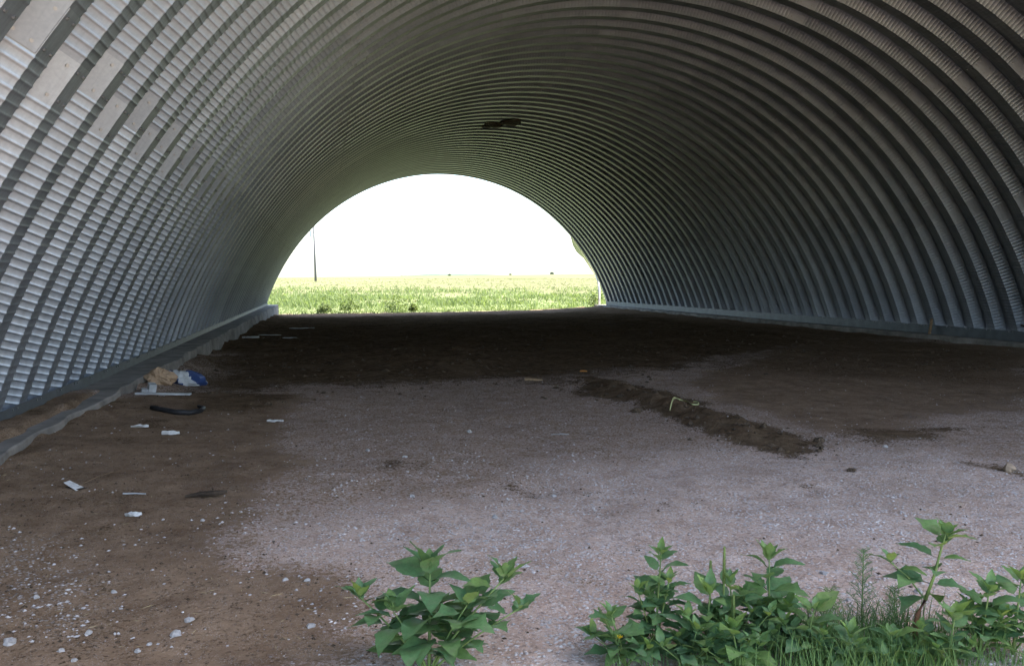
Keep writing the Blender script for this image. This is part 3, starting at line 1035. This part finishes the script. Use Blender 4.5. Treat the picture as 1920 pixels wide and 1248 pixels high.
tag(link('brown_rock', blob('brown_rock', M['brown_stone'], (.045, .04, .04), 14, .2, 6, 9, 1), None, (q[0], q[1], q[2] + .02)), 'tan rock lying in dark crumbs at the right picture edge', 'rock')
for px, py, r, lab in ((1597, 883, .024, 'lone dark clod on the pale gravel right of the ridge tip'), (1195, 772, .045, 'dark clod at the foot of the dirt ridge'), (1537, 828, .036, 'dark clod at the near tip of the dirt ridge')):
    q = put(px, py)
    tag(link('dirt_clod', blob('dirt_clod', M['crumb'], (r * 1.5, r, r * .8), px, .3, 6, 9, 1), None, (q[0], q[1], q[2] + r * .3)), lab, 'clod', 'dirt clods')

# gravel, crumbs and straw: too many to count
OCT = [(1, 0, 0), (0, 1, 0), (-1, 0, 0), (0, -1, 0), (0, 0, 1), (0, 0, -1)]
OF = [(0, 1, 4), (1, 2, 4), (2, 3, 4), (3, 0, 4), (1, 0, 5), (2, 1, 5), (3, 2, 5), (0, 3, 5)]
def scatter(name, label, cat, mat, n, accept, r0, r1, flatz, ymax=30, long_=1.0):
    py = 524 + 724 * nprng.random(n * 4) ** .9 + 3
    px = nprng.uniform(-150, 2070, n * 4)
    u, v_ = (px - 960) / FPX, -(py - 624) / FPX
    yd = math.cos(PITCH) - math.sin(PITCH) * v_
    dz = math.sin(PITCH) + math.cos(PITCH) * v_
    tt = -EYE / dz
    X = (RGT[0] * u + FWD[0] * yd) * tt
    Y = (RGT[1] * u + FWD[1] * yd) * tt
    k = (Y < ymax) & (X > XL + .36) & (X < XR - .34)
    X, Y = X[k], Y[k]
    k = nprng.random(len(X)) < accept(X, Y)
    X, Y = X[k][:n], Y[k][:n]
    Z = ground_z(X, Y)
    m_ = len(X)
    r = r0 + (r1 - r0) * nprng.random(m_) ** 4
    a = nprng.uniform(0, 6.28, m_)
    base = np.array(OCT)[None] * (1 + nprng.uniform(-.3, .3, (m_, 6, 1)))
    base = base * np.stack([r * long_, r * nprng.uniform(.6, 1, m_), r * flatz], 1)[:, None, :]
    cs, sn = np.cos(a)[:, None], np.sin(a)[:, None]
    VX = base[..., 0] * cs - base[..., 1] * sn + X[:, None]
    VY = base[..., 0] * sn + base[..., 1] * cs + Y[:, None]
    VZ = base[..., 2] + (Z + r * flatz * .12)[:, None]
    VV = np.stack([VX, VY, VZ], -1).reshape(-1, 3)
    FF = (np.array(OF)[None] + (np.arange(m_) * 6)[:, None, None]).reshape(-1, 3)
    tag(link(name, mesh(name, VV, FF, mat)), label, cat, kind='stuff')

def acc_gravel(x, y):
    d, s, o_, _, g = zones(x, y)
    clus = sstep(.46, .66, fbm(x, y, 2.0, 121, 4))
    return np.clip((1 - d * .93) * (1 - .88 * s) * (.10 + .90 * clus) + g * .22, 0, 1)
def acc_crumb(x, y):
    d, s, o_, _, g = zones(x, y)
    dd, tt = ridge_dist(x, y)
    return np.clip(1.0 * np.exp(-(dd / .4) ** 2) + .25 * d + .16 * s * sstep(.42, .62, fbm(x, y, 2.4, 131, 4)) + .008, 0, 1)
scatter('gravel', 'fine pale gravel strewn over the floor', 'gravel', M['pebble'], 30000, acc_gravel, .0020, .0125, .5)
scatter('dirt_crumbs', 'dark dirt crumbs strewn over the floor and ridge', 'dirt', M['crumb'], 14000, acc_crumb, .0025, .013, .6)
scatter('dirt_clods', 'dark lumps of dirt and manure covering the far half of the floor', 'dirt', M['crumb'], 5000, lambda x, y: np.clip(zones(x, y)[0] * sstep(8, 12, y) + .9 * np.exp(-(ridge_dist(x, y)[0] / .34) ** 2), 0, 1), .012, .06, .55, 41)
scatter('straw', 'short dry straw bits scattered over the floor', 'straw', M['straw'], 380, lambda x, y: np.clip(zones(x, y)[0] * .6 + zones(x, y)[1] * .2 + .03, 0, 1), .0018, .0035, .7, 22, 11)

# ------------------------------------------------------------------ plants in the foreground
def leaf_mesh(name, mat, wmax, lobes=0, fold=.25, droop=.35, serr=.05, seed=0, nseg=10):
    """unit-length leaf along +x with a short stalk, folded on its midrib"""
    rg = random.Random(seed)
    V, F = [], []
    ws = []
    for i in range(nseg + 1):
        t_ = i / nseg
        w = (math.sin(math.pi * min(1, t_ ** .72)) ** .85) * wmax * (1 - .25 * t_)
        if lobes and .35 < t_ < .62: w *= 1 + lobes * math.sin((t_ - .35) / .27 * math.pi)
        if lobes and .62 <= t_ < .78: w *= .72
        w *= 1 + serr * (1 if i % 2 else -1) + rg.uniform(-serr, serr)
        ws.append(max(w, .004))
    st_ = .16
    V += [(0, -.008, 0), (0, .008, 0), (0, 0, .008)]
    for i in range(nseg + 1):
        t_ = i / nseg
        x = st_ + (1 - st_) * t_
        zc_ = .10 * math.sin(t_ * 1.5) - droop * t_ ** 2 * .6
        tw = rg.uniform(-.02, .02)
        w = ws[i]
        V += [(x - .05 * w, -w, zc_ + fold * w + tw + .012 * math.sin(t_ * 14)), (x, 0, zc_), (x - .05 * w, w, zc_ + fold * w - tw + .012 * math.sin(t_ * 13 + 1))]
    F += [(0, 3, 4, 2), (2, 4, 5, 1), (0, 1, 5, 3)]
    for i in range(nseg):
        a = 3 + i * 3
        F += [(a, a + 3, a + 4, a + 1), (a + 1, a + 4, a + 5, a + 2)]
    return mesh(name, V, F, mat, True)

LEAVES = [leaf_mesh('leaf', M['leaf'], .27, 0, .22, .45, .05, 1), leaf_mesh('leaf', M['leaf'], .30, 0, .2, .65, .06, 2), leaf_mesh('leaf', M['leaf'], .25, 0, .3, .3, .05, 3),
          leaf_mesh('leaf', M['leaf'], .27, .35, .25, .45, .07, 4), leaf_mesh('leaf', M['leaf'], .28, .5, .2, .35, .08, 5)]
YOUNG = [leaf_mesh('leaf', M['leaf_young'], .22, 0, .4, .15, .04, 6), leaf_mesh('leaf', M['leaf_young'], .25, 0, .35, .3, .05, 7)]
SMALL = [leaf_mesh('leaf', M['leaf_dull'], .26, 0, .25, .3, .04, 8), leaf_mesh('leaf', M['leaf_dull'], .30, 0, .2, .5, .04, 9), leaf_mesh('leaf', M['leaf_dull'], .2, 0, .3, .2, .04, 10)]

LS = 1.0
def shoot(parent, pts, r0, L0, L1, rg, smat, nodes, big, tip=5, young=YOUNG, start=.15, lift=(.15, .7), pair=2):
    """one stem with paired leaves, each leaf a part; a rosette of young leaves on top"""
    V, F = [], []
    pts = [Vector(p_) for p_ in pts]
    tube(V, F, pts, [r0 * (1 - .6 * i / (len(pts) - 1)) for i in range(len(pts))], 6)
    link('stem', mesh('stem', V, F, smat, True), parent)
    def along(t_):
        s = t_ * (len(pts) - 1)
        i = min(int(s), len(pts) - 2)
        return pts[i].lerp(pts[i + 1], s - i)
    az = rg.uniform(0, 6.28)
    for k in range(nodes):
        t_ = start + (1 - start) * (k + .5) / (nodes + .3)
        az += 1.57 + rg.uniform(-.35, .35)
        for j in range(pair):
            L = LS * (L0 + (L1 - L0) * t_) * rg.uniform(.75, 1.2)
            up = lift[0] + (lift[1] - lift[0]) * t_ + rg.uniform(-.2, .2)
            e = Euler((rg.uniform(-.35, .35), -up, az + j * 2 * math.pi / pair + rg.uniform(-.2, .2)), 'XYZ')
            link('leaf', rg.choice(big), parent, along(t_), e, (L, L, L))
    for k in range(tip):
        L = LS * L1 * rg.uniform(.45, .85)
        link('leaf', rg.choice(young), parent, pts[-1] + Vector((0, 0, -.004 * k)), Euler((rg.uniform(-.3, .3), -rg.uniform(.5, 1.2), k * 6.28 / max(tip, 1) + az), 'XYZ'), (L, L, L))

def base_at(px, depth):
    """point on the floor at a given distance in front of the camera"""
    xy = RGT * ((px - 960) / FPX * depth) + FWD * depth
    return (float(xy[0]), float(xy[1]), gz1(xy[0], xy[1]))

rg = random.Random(21)
# broad-leaved plant left of centre: three shoots from one root
p0 = base_at(800, 2.9)
pl = empty('broadleaf_weed', p0)
tag(pl, 'broad-leaved green weed with three shoots, alone left of centre in front', 'plant', 'weeds in the foreground')
rgt3, fw3 = Vector((RGT[0], RGT[1], 0)), Vector((FWD[0], FWD[1], 0))
def arc(dx, dy, h, lean=.0, n=5):
    return [rgt3 * (dx * (i / n) ** 1.2) + fw3 * (dy * (i / n)) + Vector((0, 0, h * i / n)) for i in range(n + 1)]
shoot(pl, arc(.0, .05, .36), .008, .23, .20, rg, M['stem'], 7, LEAVES[:3], 6, LEAVES[:3], .15, (.0, .4))
shoot(pl, arc(-.25, .0, .29), .006, .15, .13, rg, M['stem'], 5, LEAVES[:3], 5, YOUNG + LEAVES[:1], .3, (.1, .5))
shoot(pl, arc(.27, .04, .34), .006, .18, .15, rg, M['stem'], 6, LEAVES[3:] + LEAVES[:1], 5, YOUNG + LEAVES[3:], .25, (.1, .5))

shoot(pl, arc(-.12, -.04, .25), .005, .19, .16, rg, M['stem'], 5, LEAVES[:3], 5, LEAVES[:3], .3, (-.05, .4))
shoot(pl, arc(.14, -.03, .27), .005, .19, .16, rg, M['stem'], 5, LEAVES[:2] + LEAVES[3:4], 5, LEAVES[:3], .3, (-.05, .4))
shoot(pl, arc(.33, .02, .24), .005, .13, .12, rg, M['stem'], 5, LEAVES[3:], 4, LEAVES[3:], .3, (-.05, .4))

# right-hand thicket
LS = 1.22
spec = [  # px, depth, height, lean(dx,dy), L0, L1, nodes, leaf set, label
    (1235, 3.10, .40, (.02, 0), .12, .085, 8, 'L', 'upright leafy weed at the left end of the right-hand thicket'),
    (1330, 3.06, .26, (.02, 0), .13, .10, 6, 'L', 'leafy weed just right of the upright one, under the seed spikes'),
    (1180, 3.00, .20, (-.06, 0), .12, .09, 5, 'B', 'low spreading weed at the far left of the thicket by the yellow flower'),
    (1390, 3.08, .29, (-.02, .02), .12, .09, 6, 'S', 'small-leaved weed beside the tall green seed spike'),
    (1455, 3.14, .36, (.0, .02), .15, .12, 7, 'B', 'bushy lobed-leaf weed in the middle of the thicket'),
    (1300, 2.98, .15, (.03, 0), .12, .10, 5, 'S', 'low weed at the bottom edge left of the thicket centre'),
    (1400, 2.95, .17, (-.03, 0), .13, .10, 5, 'B', 'low weed at the bottom edge below the lobed-leaf weed'),
    (1520, 3.02, .22, (.04, 0), .13, .10, 6, 'S', 'weed between the lobed-leaf weed and the grass'),
    (1600, 2.96, .15, (.02, 0), .11, .08, 5, 'S', 'low weed in front of the tall grass'),
    (1690, 2.97, .14, (.0, 0), .11, .08, 5, 'B', 'low weed left of the reddish stem'),
    (1800, 2.98, .20, (.02, 0), .11, .09, 6, 'S', 'weed right of the reddish stem, low'),
    (1860, 3.06, .27, (.03, 0), .12, .10, 6, 'B', 'leafy weed near the right picture edge'),
    (1925, 3.10, .29, (.02, 0), .13, .10, 6, 'L', 'weed cut by the right picture edge')]
sets = {'L': LEAVES[:3], 'B': LEAVES[3:] + LEAVES[1:2], 'S': SMALL}
for px, dpt, h, ln, L0, L1, nd, ls, lab in spec:
    b = base_at(px, dpt)
    w = empty('thicket_weed', b)
    tag(w, lab, 'plant', 'weeds in the foreground')
    shoot(w, arc(ln[0], ln[1], h), .006, L0, L1, rg, M['stem'], nd, sets[ls], 5, YOUNG, .12, (.05, .65))
    for s in (-1, 1, -.6, .7):
        shoot(w, arc(s * rg.uniform(.05, .13), rg.uniform(-.05, .05), h * rg.uniform(.45, .8)), .004, L0 * .75, L1 * .75, rg, M['stem'], max(3, nd - 3), sets[ls], 4, YOUNG, .35, (.05, .6))

# tall plant on a bare reddish stem
b = base_at(1738, 3.14)
tp = empty('tall_weed', b)
tag(tp, 'tall weed on a bare reddish stem at right, taller than the grass', 'plant', 'weeds in the foreground')
V, F = [], []
stem_pts = [(0, 0, 0), (-.004, 0, .07), (.0, 0, .14), (.03, 0, .20), (.06, 0, .29), (.085, 0, .40), (.10, 0, .46)]
sp_ = [rgt3 * a + Vector((0, 0, c_)) for a, b_, c_ in stem_pts]
tube(V, F, sp_[:4], [.011, .010, .009, .007], 8)
link('stem', mesh('stem', V, F, M['stem_red'], True), tp)
shoot(tp, sp_[3:], .007, .13, .11, rg, M['stem'], 6, LEAVES[1:4], 6, YOUNG + LEAVES[:1], .0, (-.1, .5))
shoot(tp, [sp_[3], sp_[3] + rgt3 * -.07 + Vector((0, 0, .09)), sp_[3] + rgt3 * -.14 + Vector((0, 0, .15))], .004, .09, .085, rg, M['stem'], 2, LEAVES[:3], 3, LEAVES[:2], .3, (0, .4))

# seed spikes
def spike(px, dpt, h, dx, L, lab):
    b = base_at(px, dpt)
    e = empty('seed_spike', b)
    tag(e, lab, 'plant', 'green seed spikes')
    pts = arc(dx, 0, h, 0, 6)
    V, F = [], []
    tube(V, F, pts, [.004] * 7, 5)
    link('stem', mesh('stem', V, F, M['stem'], True), e)
    V, F = [], []
    n_ = 26
    for i in range(n_):
        t_ = 1 - L / h + (L / h) * i / (n_ - 1)
        s = t_ * 6
        k = min(int(s), 5)
        c_ = pts[k].lerp(pts[k + 1], s - k)
        r = .0085 * (1 - .55 * (i / n_) ** 3)
        for j in range(7):
            a = j * .9 + i * .5
            d = Vector((math.cos(a), math.sin(a), .35))
            w = Vector((-math.sin(a), math.cos(a), 0)) * .0035
            q_ = len(V)
            V += [tuple(c_ + d * r * .3 - w), tuple(c_ + d * r * .3 + w), tuple(c_ + d * r * 1.25 + Vector((0, 0, .004)))]
            F.append((q_, q_ + 1, q_ + 2))
    link('spike', mesh('spike', V, F, M['spike']), e)
spike(1366, 3.10, .42, .0, .14, 'tallest upright green seed spike in the right-hand thicket')
spike(1340, 3.12, .36, .0, .10, 'thinner upright seed spike just left of the tallest')
spike(1385, 3.02, .27, .0, .11, 'short seed spike in front of the tallest')
spike(1178, 3.00, .22, -.10, .16, 'seed spike leaning left at the thicket end')
# feathery plants
for px, dpt, fh, lab in ((1632, 3.25, .36, 'thin feathery weed standing above the grass, tallest of the three'),
                         (1572, 3.12, .25, 'feathery weed at the left side of the grass'),
                         (1694, 3.16, .24, 'feathery weed just left of the reddish stem')):
    b = base_at(px, dpt)
    fe = empty('feathery_weed', b)
    tag(fe, lab, 'plant', 'feathery weeds')
    V, F = [], []
    tube(V, F, arc(.0, 0, fh), [.004, .0035, .003, .0025, .002, .0015], 5)
    link('stem', mesh('stem', V, F, M['stem'], True), fe)
    V, F = [], []
    for i in range(40):
        t_ = .2 + .8 * i / 40
        c_ = Vector((0, 0, fh * t_))
        a = i * 2.4
        L = .085 * (1.15 - t_) + .015
        d = Vector((math.cos(a), math.sin(a), .8)).normalized()
        tube(V, F, [c_, c_ + d * L], [.0013, .0008], 3, False)
        for j in range(7):
            u = .3 + .7 * j / 7
            dd = Vector((rg.gauss(0, 1), rg.gauss(0, 1), rg.uniform(0, 1))).normalized() * .02
            tube(V, F, [c_ + d * L * u, c_ + d * L * u + dd], [.0011, .0006], 3, False)
    link('foliage', mesh('foliage', V, F, M['leaf_dull']), fe)
# yellow flower
b = base_at(1165, 2.98)
fl = empty('yellow_flower', b)
tag(fl, 'single small yellow flower low at the left end of the thicket', 'flower')
V, F = [], []
tube(V, F, [(0, 0, 0), (.0, 0, .06), (.0, 0, .115)], [.003, .0025, .002], 5)
link('stem', mesh('stem', V, F, M['stem']), fl)
V, F = [], []
for k in range(7):
    a = k * 6.28 / 7
    d, s = Vector((math.cos(a), math.sin(a), .35)), Vector((-math.sin(a), math.cos(a), 0))
    q_ = len(V)
    c_ = Vector((0, 0, .115))
    V += [tuple(c_), tuple(c_ + d * .010 - s * .005), tuple(c_ + d * .019), tuple(c_ + d * .010 + s * .005)]
    F.append((q_, q_ + 1, q_ + 2, q_ + 3))
link('petals', mesh('petals', V, F, M['yellow']), fl)

# grass among the weeds
V, F = [], []
for i in range(2600):
    if i < 2000:
        px, dpt = rg.gauss(1640, 110), rg.uniform(2.85, 3.32)
    else:
        px, dpt = rg.uniform(1130, 1960), rg.uniform(2.8, 3.1)
    if px < 1100 or px > 2050: continue
    b = Vector(base_at(px, dpt))
    h = rg.uniform(.06, .20) * (1.15 if i < 2000 else .7)
    a = rg.uniform(0, 6.28)
    d = Vector((math.cos(a), math.sin(a), 0))
    w = Vector((-d.y, d.x, 0)) * rg.uniform(.0015, .003)
    ln = rg.uniform(.1, .7) * h
    k = len(V)
    for t_ in (0, .35, .7, 1):
        c_ = b + d * ln * t_ ** 1.8 + Vector((0, 0, h * (t_ - .18 * t_ ** 3) - .004))
        ww = w * (1 - t_ * .92)
        V += [tuple(c_ - ww), tuple(c_ + ww)]
    for s in range(3):
        F.append((k + s * 2, k + s * 2 + 1, k + s * 2 + 3, k + s * 2 + 2))
tag(link('foreground_grass', mesh('foreground_grass', V, F, M['grass'])), 'green grass blades growing among the weeds at lower right', 'grass', kind='stuff')
bpy.context.view_layer.update()
